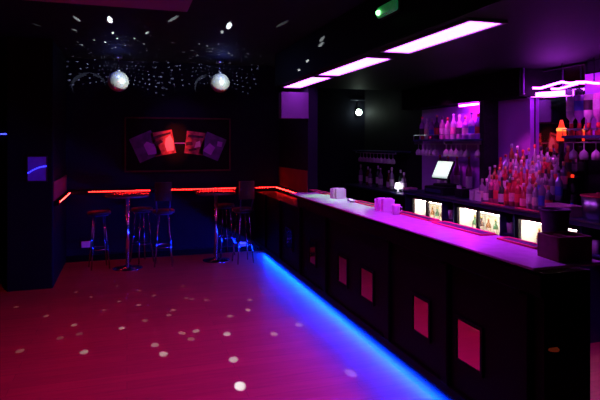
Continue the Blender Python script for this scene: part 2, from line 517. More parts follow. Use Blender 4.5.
# under-counter fridges
DR = .03
for n, (y0, y1, which) in enumerate(FR):
    f = thing('fridge', f'{which} white-lit glass door bottle fridge under the back counter', 'fridge', (KX + .02, (y0 + y1) / 2, 0), 0, 'under-counter bottle fridges')
    hy = (y1 - y0) / 2 + .045
    d = .40
    zt = 1.0
    b = MB()
    b.box((.03, -hy, .06), (d, -hy + .025, zt)).box((.03, hy - .025, .06), (d, hy, zt)).box((.03, -hy, zt - .025), (d, hy, zt)).box((.03, -hy, .06), (d, hy, .1)).box((d, -hy, .06), (d + .02, hy, zt))
    b.build('cabinet', M['fridge_white'], f)
    MB().box((.06, -hy + .03, 0), (d - .02, hy - .03, .06)).build('foot_plinth', M['black_plastic'], f)
    sh = MB()
    sh.box((.07, -hy + .025, .66), (d, hy - .025, .672))
    sh.build('shelf', M['fridge_white'], f)
    MB().box((.07, -hy + .025, .39), (d, hy - .025, .402)).build('shelf', M['fridge_white'], f)
    MB().box((.08, -hy + .05, zt - .045), (.13, hy - .05, zt - .027)).build('light_tube', M['fridge_light'], f)
    for k, (a, c) in enumerate(((-hy, -.004), (.004, hy))):
        dr = MB()
        w = .016
        dr.box((0, a, .1), (DR, a + w, zt - .005)).box((0, c - w, .1), (DR, c, zt - .005)).box((0, a + w, .1), (DR, c - w, .1 + w)).box((0, a + w, zt - .005 - w), (DR, c - w, zt - .005))
        dd = dr.build('door', M['black_plastic'], f)
        MB().box((.012, a + w, .1 + w), (.017, c - w, zt - .005 - w)).build('door_glass', M['door_glass'], dd)
        hx = c - w / 2 if k == 0 else a + w / 2
        MB().tube([(0, hx, .5), (-.022, hx, .51), (-.022, hx, .75), (0, hx, .76)], .006, 8).build('handle', M['steel'], dd)
    # bottles on the upper shelf of the fridge
    cols = [('green', (.03, .14, .04)), ('amber', (.22, .09, .02)), ('brown', (.1, .04, .015))]
    nb = 6
    for k in range(nb):
        cn, cc = cols[(k + n) % 3]
        yy = (y0 + y1) / 2 - hy + .085 + (2 * hy - .17) * k / (nb - 1)
        bt = thing('bottle', f'{cn} beer bottle in the {which} fridge, {ORD[k]} from its right end', 'bottle', (KX + .02 + .2, yy, .672), 0, 'beer bottles in the fridges')
        bottle_parts(bt, 'wine', tint(cn, cc, .2), paint('cream', (.7, .62, .5)), paint('gold', (.6, .4, .1)), .21, .029)

# stemmed glasses -------------------------------------------------------
def glass_mesh(kind):
    mb = MB()
    if kind == 'wine':      # hung upside down: foot on top at z = 0
        mb.lathe([(.034, 0), (.034, -.003), (.006, -.008), (.004, -.02), (.004, -.07), (.012, -.08), (.034, -.10), (.04, -.13), (.036, -.165), (.034, -.165), (.037, -.13), (.03, -.103), (.001, -.086)], n=18, close=False)
    else:                   # tumbler standing
        mb.lathe([(.028, 0), (.03, .003), (.037, .11), (.0345, .11), (.028, .012), (.001, .01)], n=18, close=False)
    return mb
def hung_row(pts, labelf, group, m):
    proto = None
    for k, p in enumerate(pts):
        if proto is None:
            o = glass_mesh('wine').build('hanging_wine_glass', m, None, p)
            tag(o, labelf(k), 'glass', group)
            proto = o
        else:
            o = proto.copy()
            col.objects.link(o)
            o.location = p
            lb = labelf(k)
            assert lb not in labels
            labels[lb] = 1
            o['label'] = lb

# rows of tumblers between the fridges and at the near end
def tumblers(pts, labelf, group):
    proto = None
    for k, p in enumerate(pts):
        if proto is None:
            o = glass_mesh('t').build('tumbler', M['glass'], None, p)
            tag(o, labelf(k), 'glass', group)
            proto = o
        else:
            o = proto.copy()
            col.objects.link(o)
            o.location = p
            labels[labelf(k)] = 1
            o['label'] = labelf(k)
def niche(y0, y1, label, z=.80):
    sh = tag(MB().bbox((KX + .03, y0, z - .02), (4.2, y1, z), .003).build('glass_shelf', M['dark_steel']), label, 'shelf', 'open shelves under the back counter')
    return sh
gaps = [(FR[0][0] - .045, FR[1][1] + .095, 'far gap'), (FR[1][0] - .045, FR[2][1] + .095, 'near gap')]
for a, c, w in gaps:
    lo, hi = c, a
    niche(lo, hi, f'dark open shelf in the {w} between two fridges')
    m = max(2, int((hi - lo) / .09))
    tumblers([(KX + .10, lo + (hi - lo) * (k + .5) / m, .80) for k in range(m)], lambda k, w=w: f'{ORD[k]} tumbler from the right on the shelf in the {w} between fridges', 'tumblers under the back counter')
lo, hi = yk0 + .02, FR[2][0] - .1
niche(lo, hi, 'dark open shelf under the near end of the back counter', .80)
m = max(2, int((hi - lo) / .09))
tumblers([(KX + .10, lo + (hi - lo) * (k + .5) / m, .80) for k in range(m)], lambda k: f'blue-lit tumbler under the near end of the back counter, {ORD[k]} from its right', 'tumblers under the back counter')

# ------------------------------------------------------- tiered bottle rack
TY0, TY1 = y_on(566, 4.0), y_on(487, 4.0)
tr = thing('bottle_tiers', 'stepped black bottle display on the back counter between pier and mirror', 'display stand', (3.86, TY0, KZ))
steps = [(3.90, KZ, None), (3.985, KZ + .11, 0), (4.07, KZ + .22, 1), (4.155, KZ + .33, 2)]
for x, z, i in steps:
    if i is None:
        continue
    MB().bbox((x - .045 - 3.86, 0 + .03 * i, 0), (x + .04 - 3.86, TY1 - TY0 - .08 * i, z - KZ), .004).build('step', M['black_plastic'], tr)
pal = [('clear', (.38, .34, .44)), ('clear', (.38, .34, .44)), ('amber', (.55, .22, .06)), ('red', (.6, .06, .07)), ('pink', (.6, .16, .3)), ('pale blue', (.4, .45, .8)), ('dark green', (.05, .18, .06)), ('clear', (.38, .34, .44))]
labs = [('white', (.8, .78, .78)), ('red', (.75, .05, .06)), ('blue', (.08, .15, .65)), ('cream', (.75, .66, .5)), ('black', (.03, .03, .035)), ('pink', (.85, .3, .45)), ('silver', (.6, .6, .63))]
caps = [('silver', (.65, .65, .68)), ('red', (.7, .05, .04)), ('black', (.03, .03, .03)), ('gold', (.65, .42, .12)), ('white', (.8, .8, .8))]
kinds = ['spirit', 'square', 'spirit', 'round', 'wine', 'spirit', 'square']
rowname = ['lowest row', 'second tier', 'third tier', 'top tier']
for ri, (x, z, i) in enumerate(steps):
    lo = TY0 + .03 + (0 if i is None else .03 * i)
    hi = TY1 - (0 if i is None else .08 * i) - .03
    if ri == 0:
        lo += .02
    n = int((hi - lo) / .092) + 1
    for k in range(n):
        y = lo + (hi - lo) * (k + .5) / n
        g = pal[random.randrange(len(pal))]
        l = labs[random.randrange(len(labs))]
        c = caps[random.randrange(len(caps))]
        kd = kinds[random.randrange(len(kinds))]
        h = random.uniform(.25, .33)
        # the nearer half of the counter row holds red spirits, then two clear ones
        if ri in (0, 1) and n * .25 < k < n * .55:
            g = pal[3]
            l = labs[1] if k % 2 else labs[5]
        if ri == 0 and k <= 2:
            g = pal[0]
        lab = f'{g[0]} bottle with {l[0]} label and {c[0]} cap, {ORD[k]} from right in {rowname[ri]}'
        bt = thing('bottle', lab, 'bottle', (x - (.02 if ri == 0 else 0), y, z + .001), random.uniform(0, 6), 'bottles on the tiered back bar')
        bottle_parts(bt, kd, tint(g[0].replace(' ', '_'), g[1], .4), paint(l[0], l[1]), paint(c[0] + '_cap', c[1]), h, .035)
# orange glowing lamp on the top tier's near end
yo = y_on(561.5, 4.12)
ol = thing('lamp', 'small cone lamp glowing orange above the right end of the bottle tiers', 'lamp', (4.12, yo, KZ + .33))
zb, zt_ = z_on(141, 4.12, yo) - KZ - .33, z_on(120, 4.12, yo) - KZ - .33
MB().lathe([(.045, 0), (.045, .02), (.03, .03), (.02, zb * .6), (.03, zb)], n=18).build('base', M['black_plastic'], ol)
MB().lathe([(.042, zb), (.046, zb + .03), (.04, zb + .1), (.024, zt_ - .05), (.012, zt_)], n=18).build('shade', M['orange_glow'], ol)
MB().lathe([(.005, zb + .085), (.047, zb + .1), (.046, zb + .125), (.005, zb + .14)], n=18).build('bulb', M['orange_core'], ol)

# things right of the tiers on the back counter
bb = thing('bottle', 'small blue bottle right of the tiers beside the ice bucket', 'bottle', (3.95, y_on(572, 3.95), KZ))
bottle_parts(bb, 'spirit', tint('blue', (.02, .06, .9), .2), paint('blue_label', (.05, .12, .9)), paint('black_cap', (.03, .03, .03)), .13, .034)
bb = thing('bottle', 'tall dark bottle with glowing orange cap right of the tiers', 'bottle', (4.12, y_on(572.5, 4.12), KZ))
bottle_parts(bb, 'wine', tint('black', (.02, .015, .02), .1), paint('black', (.03, .03, .03)), M['orange_glow'], .36, .036)  # emitting cap stands in for a small orange light
bx = y_on(563, 3.85)
t = thing('carton', 'low pale pink carton on the front edge of the back counter', 'box', (3.86, bx, KZ))
MB().bbox((-.075, -.15, 0), (.075, .15, .085), .004).build('tray', M['pink_card'], t)
MB().bbox((-.08, -.155, .083), (.08, .155, .1), .004).build('lid', M['pink_card'], t)
by = y_on(594, 3.95)
t = thing('ice_bucket', 'steel ice bucket with red rim at the right edge of the counter', 'bucket', (3.98, by - .02, KZ))
MB().lathe([(.12, 0), (.125, .006), (.14, .2), (.135, .2), (.12, .012), (.001, .01)], n=28, close=False).build('bucket', M['steel'], t)
MB().tube([(.139 * math.cos(q), .139 * math.sin(q), .203) for q in [2 * PI * k / 28 for k in range(28)]], .009, 8, True).build('rim', M['mat_red'], t)
MB().lathe([(.13, .19), (.13, .2), (.02, .215), (.018, .23), (.001, .235)], n=24).build('lid', M['mat_red'], t)
# pink mats on the counter
for u0, u1, lb in ((484, 503, 'pink bar mat on the back counter in front of the first tiered bottles'), (517, 541, 'pink bar mat on the back counter left of the pink carton')):
    a, c = y_on(u1, 3.81), y_on(u0, 3.81)
    tag(MB().bbox((3.775, a, KZ), (3.835, c, KZ + .01), .003).build('bar_mat', M['mat_red']), lb, 'bar mat', 'pink mats on the back counter')
# purple boxes left of the tiers
yb = y_on(476, 3.86)
for k, (dy, h, lb) in enumerate(((-.075, .09, 'short'), (0, .125, 'tallest'), (.075, .105, 'middle'))):
    t = thing('canister', f'{lb} lilac square canister on the counter right of the till', 'canister', (3.87 + .02 * (k % 2), yb + dy, KZ), .1 * k, 'lilac canisters by the till')
    MB().bbox((-.03, -.03, 0), (.03, .03, h), .006).build('can', M['white_plastic'], t)
    MB().bbox((-.032, -.032, h), (.032, .032, h + .014), .004).build('lid', paint('lilac', (.55, .4, .65)), t)

# ----------------------------------------------------------------- the till
ty = y_on(445, 3.98)
tl = thing('till', 'till with tilted white touch screen on black base on back counter', 'till', (3.98, ty, KZ), 0)
MB().bbox((-.17, -.2, 0), (.2, .24, .10), .012).build('cash_drawer', M['black_plastic'], tl)
MB().bbox((-.10, -.14, .10), (.14, .14, .135), .012).build('base', M['black_plastic'], tl)
MB().tube([(.06, 0, .13), (.05, 0, .24), (.0, 0, .32)], .022, 10).build('stand', M['black_plastic'], tl)
sc = MB().bbox((-.012, -.165, -.135), (.016, .165, .135), .006).build('monitor', M['black_plastic'], tl, (-.03, 0, .315))
sc.rotation_euler = (0, .46, .12)
MB().box((-.0145, -.148, -.118), (-.0125, .148, .118)).build('screen', M['screen'], sc)
MB().box((-.0155, -.148, -.118), (-.0147, .148, -.098)).build('toolbar', M['screen_bar'], sc)
MB().bbox((-.172, -.16, .03), (-.168, .2, .07), .001).build('drawer_front', M['dark_steel'], tl)
pr = thing('receipt_printer', 'low black receipt printer right of the till screen', 'printer', (3.93, y_on(464, 3.93) + .04, KZ))
MB().bbox((-.07, -.07, 0), (.09, .07, .11), .015).build('case', M['black_plastic'], pr)
MB().bbox((-.05, -.04, .109), (-.03, .04, .15), .001).build('paper', M['paper'], pr)
# red capped bottles standing behind the till
for k, u in enumerate((440, 448, 457, 469)):
    y = y_on(u, 4.2)
    bt = thing('bottle', f'red capped bottle behind the till, {ORD[k]} from left', 'bottle', (4.2, y, KZ), 0, 'red capped bottles behind the till')
    bottle_parts(bt, 'wine', tint('plum', (.25, .05, .15), .2), paint('white', (.8, .78, .78)), paint('red_cap', (.75, .05, .04)), .50, .04)
# far end: little white lamp and lilac box
y = y_on(398.5, 3.9)
zc = KZ - .08
sd = thing('side_cabinet', 'dark low cabinet past the far end of the back counter', 'cabinet', (3.84, 6.90, 0))
MB().bbox((0, 0, .06), (.42, 2.3, zc - .03), .005).build('body', M['bar_black'], sd)
MB().bbox((-.02, -.0, zc - .03), (.43, 2.3, zc), .005).build('worktop', M['dark_steel'], sd)
MB().box((.03, .03, 0), (.4, 2.27, .06)).build('plinth', M['bar_black'], sd)
t = thing('table_lamp', 'tiny bright white lamp on the dark cabinet beyond the back counter', 'lamp', (3.92, y_on(398, 3.92), zc))
MB().lathe([(.045, 0), (.045, .012), (.012, .02), (.01, .06)], n=16).build('base', M['steel'], t)
MB().lathe([(.045, .055), (.05, .07), (.04, .13), (.03, .145)], n=18).build('shade', M['lamp_soft'], t)
t = thing('carton', 'small lilac carton at the far end of the back counter', 'box', (3.90, y_on(410, 3.9), KZ if y_on(410, 3.9) < yk1 - .08 else zc))
MB().bbox((-.07, -.085, 0), (.07, .085, .10), .004).build('tray', paint('lilac', (.55, .4, .65)), t)
MB().bbox((-.074, -.089, .09), (.074, .089, .105), .003).build('lid', M['pink_card'], t)
# dim bottles on the far cabinet
for k in range(9):
    y = 7.35 + k * .20
    g = [('clear', (.38, .34, .44)), ('dark green', (.05, .18, .06)), ('clear', (.38, .34, .44)), ('amber', (.55, .22, .06))][k % 4]
    bt = thing('bottle', f'dim {g[0]} bottle on the far cabinet in shadow, {ORD[k]} from its right', 'bottle', (4.02 + .05 * (k % 2), y, zc), 0, 'dim bottles on the far cabinet')
    bottle_parts(bt, kinds[k % 7], tint(g[0].replace(' ', '_'), g[1], .25), paint('white', (.8, .78, .78)), paint('silver_cap', (.65, .65, .68)), .30 + .03 * (k % 3), .038)

# ----------------------------------------------------- gantries (glass racks)
def gantry(y0, y1, z, label, x0=3.98):
    t = thing('glass_rack', label, 'rack', (x0, y0, z))
    MB().bbox((0, 0, -.025), (4.265 - x0, y1 - y0, 0), .003).build('shelf', M['dark_steel'], t)
    for k, x in enumerate((.02, .13)):
        MB().box((x, .02, -.07), (x + .012, y1 - y0 - .02, -.06)).build('hanging_rail', M['steel'], t)
    br = MB()
    for yy in (.02, (y1 - y0) / 2, y1 - y0 - .03):
        br.box((0.015, yy, -.07), (.15, yy + .01, -.02))
    br.build('bracket', M['steel'], t)
    MB().tube([(.01, .01, .06), (.01, y1 - y0 - .01, .06)], .005, 8).build('guard_rail', M['steel'], t)
    ps = MB()
    for yy in (.012, y1 - y0 - .012):
        ps.tube([(.01, yy, 0), (.01, yy, .06)], .004, 6)
    ps.build('rail_post', M['steel'], t)
    return t
GZ = 1.80
GY0, GY1 = y_on(481, 4.0), y_on(414, 4.0)
gantry(GY0, GY1, GZ, 'violet-lit glass rack shelf above the till left of the plain pier')
gpal = [('clear', (.8, .75, .85)), ('violet', (.5, .2, .7)), ('dark', (.04, .03, .06)), ('pink', (.8, .4, .7))]
for k in range(12):
    y = GY0 + .06 + (GY1 - GY0 - .12) * k / 11
    g = gpal[[0, 1, 0, 1, 3, 0, 3, 3, 2, 1, 0, 1][k]]
    bt = thing('bottle', f'{g[0]} bottle on the rack above the till, {ORD[k]} from the right', 'bottle', (4.10, y, GZ + .001), 0, 'bottles on the rack above the till')
    bottle_parts(bt, ['spirit', 'square', 'wine'][k % 3], tint(g[0] + '_liqueur', g[1], .25), paint(*labs[k % 7]), paint(*caps[k % 5]), .29 + .02 * (k % 3), .04)
for k, u in enumerate((421, 428.5)):
    y = y_on(u, 3.999)
    t = thing('candle_glass', ['red glowing candle glass on the rack above the till, left one', 'red glowing candle glass on the rack above the till, right one'][k], 'candle', (4.025, y, GZ + .001), 0, 'red candle glasses on the rack')
    MB().lathe([(.024, 0), (.03, .05), (.027, .05), (.02, .006), (.001, .005)], n=16, close=False).build('glass_cup', tint('red', (.6, .06, .07), .25), t)
    MB().lathe([(.017, .006), (.019, .035), (.004, .045)], n=14).build('wax', M['orange_glow'], t)
us = [418.5, 423, 427, 431, 435, 446, 451, 456, 461, 466.5, 478]
hung_row([(4.02, y_on(u, 4.02), GZ - .058) for u in us], lambda k: f'wine glass hanging under the rack above the till, {ORD[k]} from left', 'glasses hanging above the till', M['glass'])

RY0, RY1 = 3.05, y_on(567.5, 4.0) + .06
gantry(RY0, RY1, GZ + .02, 'glass rack shelf with tall upturned bottles at the right edge')
for k, u in enumerate((570.5, 578.5, 588, 597.5)):
    y = y_on(u, 4.09) - .01
    g = [gpal[0], gpal[1], gpal[0], gpal[3]][k]
    bt = thing('bottle', f'tall upturned {g[0]} spirit bottle on the right rack, {ORD[k]} from left', 'bottle', (4.09, y, GZ + .09), 0, 'upturned bottles on the right rack')
    bottle_parts(bt, 'spirit', tint(g[0] + '_liqueur', g[1], .25), paint(*labs[(k * 2) % 7]), paint('red_cap', (.75, .05, .04)), .31, .045, flip=True)
    t = thing('optic', f'red spirit dispenser holding an upturned bottle on the right rack, {ORD[k]} from left', 'dispenser', (4.09, y, GZ + .021), 0, 'spirit dispensers on the right rack')
    MB().lathe([(.028, 0), (.03, .004), (.03, .05), (.018, .062), (.016, .069)], n=16).build('chamber', tint('red', (.6, .06, .07), .25), t)
    MB().bbox((-.05, -.02, .045), (-.028, .02, .055), .003).build('lever', M['steel'], t)
hung_row([(4.02, y_on(u, 4.02), GZ - .038) for u in (573.5, 584, 596)], lambda k: f'large wine glass hanging under the right rack, {ORD[k]} from left', 'glasses hanging at the right', M['glass'])
# dim hanging glasses at the far end
fg = thing('glass_rack', 'dim glass rack above the dark far cabinet', 'rack', (3.98, 7.62, 1.62))
MB().bbox((0, 0, -.02), (.31, 1.6, 0), .003).build('shelf', M['dark_steel'], fg)
MB().box((.05, .02, -.05), (.062, 1.58, -.04)).build('hanging_rail', M['steel'], fg)
MB().box((.05, .02, -.041), (.06, .04, -.018)).box((.05, 1.56, -.041), (.06, 1.58, -.018)).build('bracket', M['steel'], fg)
hung_row([(4.035, 7.74 + .14 * k, 1.58) for k in range(10)], lambda k: f'dim wine glass hanging above the far cabinet, {ORD[k]} from the right', 'dim glasses hanging at the far end', M['glass'])

# mirror, rope light, light bars of the back bar
mr = thing('mirror', 'tall mirror between the plain pier and the right glass rack', 'mirror', (XW, 4.53, KZ))
MB().box((-.02, -.34, .0), (-.012, .34, 1.44)).build('mirror_glass', M['mirror'], mr)
fm = MB()
fm.box((-.026, -.35, 0), (0, -.34, 1.45)).box((-.026, .34, 0), (0, .35, 1.45)).box((-.026, -.35, 1.44), (0, .35, 1.45))
fm.build('frame', M['black_plastic'], mr)
pts = []
for u, v in ((531, 88), (540, 88.3), (548, 86), (556, 83.5), (562, 82), (570, 83.5), (577, 82.3), (586, 82), (594, 83.2), (603, 83.5), (612, 83)):
    y = y_on(u, 4.16)
    pts.append((4.16, y, z_on(v, 4.16, y)))
sm = []
for i in range(len(pts) - 1):
    for k in range(4):
        sm.append(tuple(Vector(pts[i]).lerp(Vector(pts[i + 1]), k / 4)))
sm.append(pts[-1])
rp = thing('rope_light', 'wavy white and violet rope light above the right rack', 'light', (4.16, pts[5][1], pts[5][2]))
MB().tube([(p[0] - 4.16, p[1] - pts[5][1], p[2] - pts[5][2]) for p in sm], .012, 10).build('tube', M['rope'], rp)
cl = MB()
for i in (0, 4, 8, 10):
    cl.box((-.004, pts[i][1] - pts[5][1] - .004, pts[i][2] - pts[5][2] + .012), (.004, pts[i][1] - pts[5][1] + .004, SZ - pts[5][2]))
cl.build('hanger', M['black_plastic'], rp)
def bar_light(y0, y1, x, z, label, hot=False):
    t = thing('ceiling_light_bar', label, 'light', (x, (y0 + y1) / 2, z))
    h = (y1 - y0) / 2
    MB().bbox((-.02, -h, -.03), (.02, h, -.006), .005).build('diffuser', M['washer_hot' if hot else 'washer'], t)
    MB().bbox((-.026, -h - .012, -.012), (.026, h + .012, 0), .003).build('housing', M['panel_frame'], t)
bar_light(y_on(478, 4.1), y_on(460, 4.1), 4.10, 2.25, 'short bright light bar under the fascia above the till', True)
def reflection_bar(y0, y1, x, z0, z1, label):  # added bar standing in for the ceiling panel's reflection in the mirror
    t = thing('wall_light', label, 'light', (x, (y0 + y1) / 2, z0))
    h = (y1 - y0) / 2
    b = MB()
    vs = []
    for y, z in ((-h, z0), (h, z1)):
        for dx in (-.05, .0):
            for dz in (-.022, .022):
                vs.append((dx, y, z - z0 + dz))
    b.add(vs, [(0, 1, 3, 2), (4, 6, 7, 5), (0, 4, 5, 1), (2, 3, 7, 6), (1, 5, 7, 3), (0, 2, 6, 4)])
    b.build('diffuser', M['washer'], t)
    hb = MB()
    for y, z in ((-h, z0), (h, z1)):
        hb.box((-.055, y - .006, z - z0 - .03), (.03, y + .006, z - z0 + .03))
    hb.build('end_bracket', M['panel_frame'], t)
ya, yb_ = y_on(570, 4.24), y_on(531, 4.24)
reflection_bar(ya, yb_, 4.24, z_on(92.5, 4.24, ya), z_on(95.5, 4.24, yb_), 'flat bright violet light bar just below the wavy rope light')
bar_light(3.15, 3.72, 4.18, 2.548, 'violet light bar on the soffit beyond the rope light')  # added out of view to light the right rack from above
sp = y_on(575, 4.15)
t = thing('spotlight', 'small white downlight between mirror and right glass rack', 'light', (4.20, sp, z_on(97, 4.2, sp)))
MB().lathe([(.02, .0), (.035, .02), (.035, .07), (.02, .08)], n=16).build('housing', M['black_plastic'], t)
MB().lathe([(.018, -.006), (.033, .004), (.03, .012)], n=16).build('lens', M['lamp_soft'], t)
MB().tube([(0, 0, .08), (0, 0, .12), (.09, 0, .12)], .008, 8).build('arm', M['black_plastic'], t)
# two vertical lights at the fascia end, made as rods painted violet
for k, u in enumerate((519.5, 523.5)):
    y = y_on(u, 4.02)
    z0, z1 = z_on(94, 4.02, y), z_on(73.5, 4.02, y)
    t = thing('hanging_rod', ['left of two thin violet hanging rods by the fascia corner', 'right of two thin violet hanging rods by the fascia corner'][k], 'rod', (4.02, y, z0), 0, 'thin rods under the soffit')
    MB().tube([(0, 0, 0), (0, 0, SZ - z0)], .008, 8).build('rod', M['grey_paint'], t)
    MB().lathe([(.012, -.006), (.014, .004), (.009, .012)], n=12).build('end_cap', M['steel'], t)

# --------------------------------------------------------- far wall lamps
lx = x_on(357.5, YF)
el = thing('wall_lamp', 'small bright white lamp high on the dark wall beyond the bar', 'light', (lx, YF, z_on(112.5, lx, YF)))
MB().bbox((-.05, -.05, -.07), (.05, 0, .07), .01).build('housing', M['black_plastic'], el)
b = MB().lathe([(.052, 0), (.056, .02), (.045, .05), (.02, .065)], n=20).build('lens', M['white_lamp'], el, (0, -.05, 0))
b.rotation_euler = (PI / 2, 0, 0)
MB().tube([(-.15, -.02, .23), (.16, -.02, .23)], .008, 8).build('conduit', M['steel'], el)
MB().box((-.005, -.025, .07), (.005, -.01, .23)).build('bracket', M['black_plastic'], el)
# green emergency light on the ceiling
ye = y_on(387, 1.96)
gl = thing('emergency_light', 'green glowing emergency light on the soffit side above the largest panel', 'light', (2.0, ye, z_on(9, 1.96, ye)), PI / 2)
MB().bbox((-.17, -.001, -.05), (.17, .02, .05), .006).build('base', M['black_plastic'], gl)
MB().bbox((-.16, .02, -.042), (.16, .06, .042), .015).build('diffuser', M['green_lamp'], gl)
MB().lathe([(.005, -.02), (.02, -.012), (.022, .01), (.01, .02)], (.10, .066, -.01), n=16).build('bulb', M['green_spot'], gl)

# ---------------------------------------------------------------- LED strips
def led_strip(a, c, label, group, n, nrm, tape, dm, r=.0058):
    a, c = Vector(a), Vector(c)
    t = thing('led_strip', label, 'led strip', tuple(a), 0, group)
    d = c - a
    nn = Vector(nrm)
    up_ = Vector((0, 0, 1))
    w = .009
    vs = []
    for p in (Vector((0, 0, 0)), d):
        for o in (-w, w):
            for q in (0, .004):
                vs.append(p + up_ * o + nn * q)
    fs = [(0, 1, 3, 2), (4, 6, 7, 5), (0, 4, 5, 1), (2, 3, 7, 6), (1, 5, 7, 3), (0, 2, 6, 4)]
    MB().add(vs, fs).build('tape', tape, t)
    proto = None
    for k in range(n):
        p = d * ((k + .5) / n) + nn * .005
        if proto is None:
            proto = MB().lathe([(r * .9, -.004), (r, 0), (r * .6, .005)], n=10).build('diode', dm, t)
            proto.rotation_euler = nn.to_track_quat('Z', 'Y').to_euler()
            proto.location = p
        else:
            o = proto.copy()
            col.objects.link(o)
            o.parent = t
            o.location = p
    return t
SY = 8.515
ZL = 1.03
for u0, u1, n, lb in ((88, 150.5, 23, 'red dotted light strip behind the left bar table'), (168, 236, 25, 'red dotted light strip behind the right bar table'), (252.5, 277.5, 9, 'short red dotted light strip left of the wall corner')):
    x0, x1 = x_on(u0, SY), x_on(u1, SY)
    led_strip((x0, SY, ZL), (x1, SY, ZL), lb, 'red light strips around the alcove', n, (0, -1, 0), M['red_tape'], M['red_led'])
led_strip((2.315, 8.49, ZL), (2.315, 7.17, ZL), 'red light strip running along the side wall to the bar top', 'red light strips around the alcove', 26, (-1, 0, 0), M['red_tape'], M['red_led'])
led_strip((-.785, 8.45, ZL), (-.785, 7.18, ZL), 'slanting red light strip on the side of the dark column', 'red light strips around the alcove', 26, (1, 0, 0), M['red_tape'], M['red_led'])
x0, x1 = x_on(-6, YB), x_on(9, YB)
led_strip((x0, YB - .002, z_on(134, x0, YB)), (x1, YB - .002, z_on(134, x1, YB)), 'blue dotted light strip at the left edge of the photo', None, 9, (0, -1, 0), M['black_plastic'], M['blue_dim'], .008)

# framed glossy notice with a curved blue dotted line on the column
nx0, nx1 = x_on(28, 7.095), x_on(46.5, 7.095)
nz0, nz1 = z_on(181, nx0, 7.095), z_on(157, nx0, 7.095)
nt_ = thing('wall_frame', 'dark blue framed panel with curved dotted light on the left column', 'picture', ((nx0 + nx1) / 2, 7.1, (nz0 + nz1) / 2))
hw, hh = (nx1 - nx0) / 2, (nz1 - nz0) / 2
MB().box((-hw, -.012, -hh), (hw, -.004, hh)).build('panel', mat('indigo_panel', (.14, .13, .45), .3, noise=(.17, .16, .5), scale=20), nt_)
fm = MB()
for a, c in (((-hw - .012, -.02, -hh - .012), (-hw, 0, hh + .012)), ((hw, -.02, -hh - .012), (hw + .012, 0, hh + .012)), ((-hw, -.02, -hh - .012), (hw, 0, -hh)), ((-hw, -.02, hh), (hw, 0, hh + .012))):
    fm.box(a, c)
fm.build('frame', M['black_plastic'], nt_)
proto = None
for k in range(9):
    s = k / 8
    loc = (-hw * .95 + 2 * hw * .95 * s, -.014, -.045 + .075 * math.sin(s * PI * .5) )
    if proto is None:
        proto = MB().lathe([(.005, -.003), (.005, .0), (.003, .004)], n=10).build('diode', M['blue_dim'], nt_, loc)
        proto.rotation_euler = (PI / 2, 0, 0)
    else:
        o = proto.copy()
        col.objects.link(o)
        o.parent = nt_
        o.location = loc

# -------------------------------------------------------------- the poster
px0, px1 = x_on(126, YB), x_on(229, YB)
pz0, pz1 = z_on(170, .78, YB), z_on(119, .78, YB)
po = thing('framed_picture', 'wide dark framed picture of tilted red and violet cards on back wall', 'picture', ((px0 + px1) / 2, YB, (pz0 + pz1) / 2))
pw, ph = (px1 - px0) / 2, (pz1 - pz0) / 2
MB().box((-pw, -.02, -ph), (pw, -.006, ph)).build('print', M['print_black'], po)
fm = MB()
w = .022
for a, c in (((-pw - w, -.035, -ph - w), (-pw, 0, ph + w)), ((pw, -.035, -ph - w), (pw + w, 0, ph + w)), ((-pw, -.035, -ph - w), (pw, 0, -ph)), ((-pw, -.035, ph), (pw, 0, ph + w))):
    fm.box(a, c)
fm.build('frame', mat('dark_red_wood', (.06, .02, .016), .5, spec=.1, noise=(.09, .03, .025), scale=12), po)
PS = 2 * pw / 103.0          # metres per picture unit of the frame
def card(cx, cz, wd, hg, ang, mats, patches, name):
    mb = MB()
    ca, sa = math.cos(ang), math.sin(ang)
    def quad(pts, y, mi):
        mb.mi = mi
        mb.add([((cx + (x * ca - z * sa)) * PS, y, (cz + (x * sa + z * ca)) * PS) for x, z in pts], [tuple(range(len(pts)))], False)
    quad([(-wd / 2, -hg / 2), (wd / 2, -hg / 2), (wd / 2, hg / 2), (-wd / 2, hg / 2)], -.0212, 0)
    for pts, mi in patches:
        quad(pts, -.0216, mi)
    mb.build(name, mats, po)
v1 = card_mat('violet_card', (.05, .015, .07), (.12, .04, .16), 9)
v2 = card_mat('pale_violet_print', (.35, .1, .38), (.45, .15, .5), 14)
r1 = card_mat('red_card', (.22, .02, .02), (.75, .14, .10), 13)
r2 = card_mat('pale_red_print', (.95, .5, .35), (1, .65, .5), 9)  # lighter patches on the red cards
k1 = card_mat('black_red_print', (.02, .006, .008), (.09, .012, .015), 18)
card(-33, -2, 23, 26, .42, [v1, v2], [([(-1, -9), (7, -11), (9, -2), (3, 4), (-1, 2)], 1)], 'card')
card(-15.5, 1.5, 21, 24, .18, [r1, r2, k1], [([(2, -9), (9, -9), (10, 0), (8, 7), (3, 4), (1, -2)], 1), ([(-10, 5), (9, 8), (9, 10), (-10, 8)], 2), ([(-9, -2), (0, 1), (-2, 4), (-9, 2)], 2)], 'card')
card(16, 1.5, 19, 23, -.12, [r1, r2, k1], [([(-9, -4), (-2, -2), (-3, 1), (-9, 0)], 2), ([(0, -5), (6, -3), (5, 3), (1, 1)], 1), ([(-8, 5), (8, 6), (8, 8), (-8, 8)], 2), ([(-5, -9), (3, -7), (1, -5), (-6, -7)], 2)], 'card')
card(34, -2, 22, 24, -.40, [v1, v2], [([(-8, -8), (2, -9), (3, 0), (-4, 2)], 1), ([(4, 2), (9, 3), (8, 8), (3, 7)], 1)], 'card')
MB().box((-5 * PS, -.0216, 1 * PS), (6 * PS, -.0208, 1.8 * PS)).build('bow_knot', v2, po)

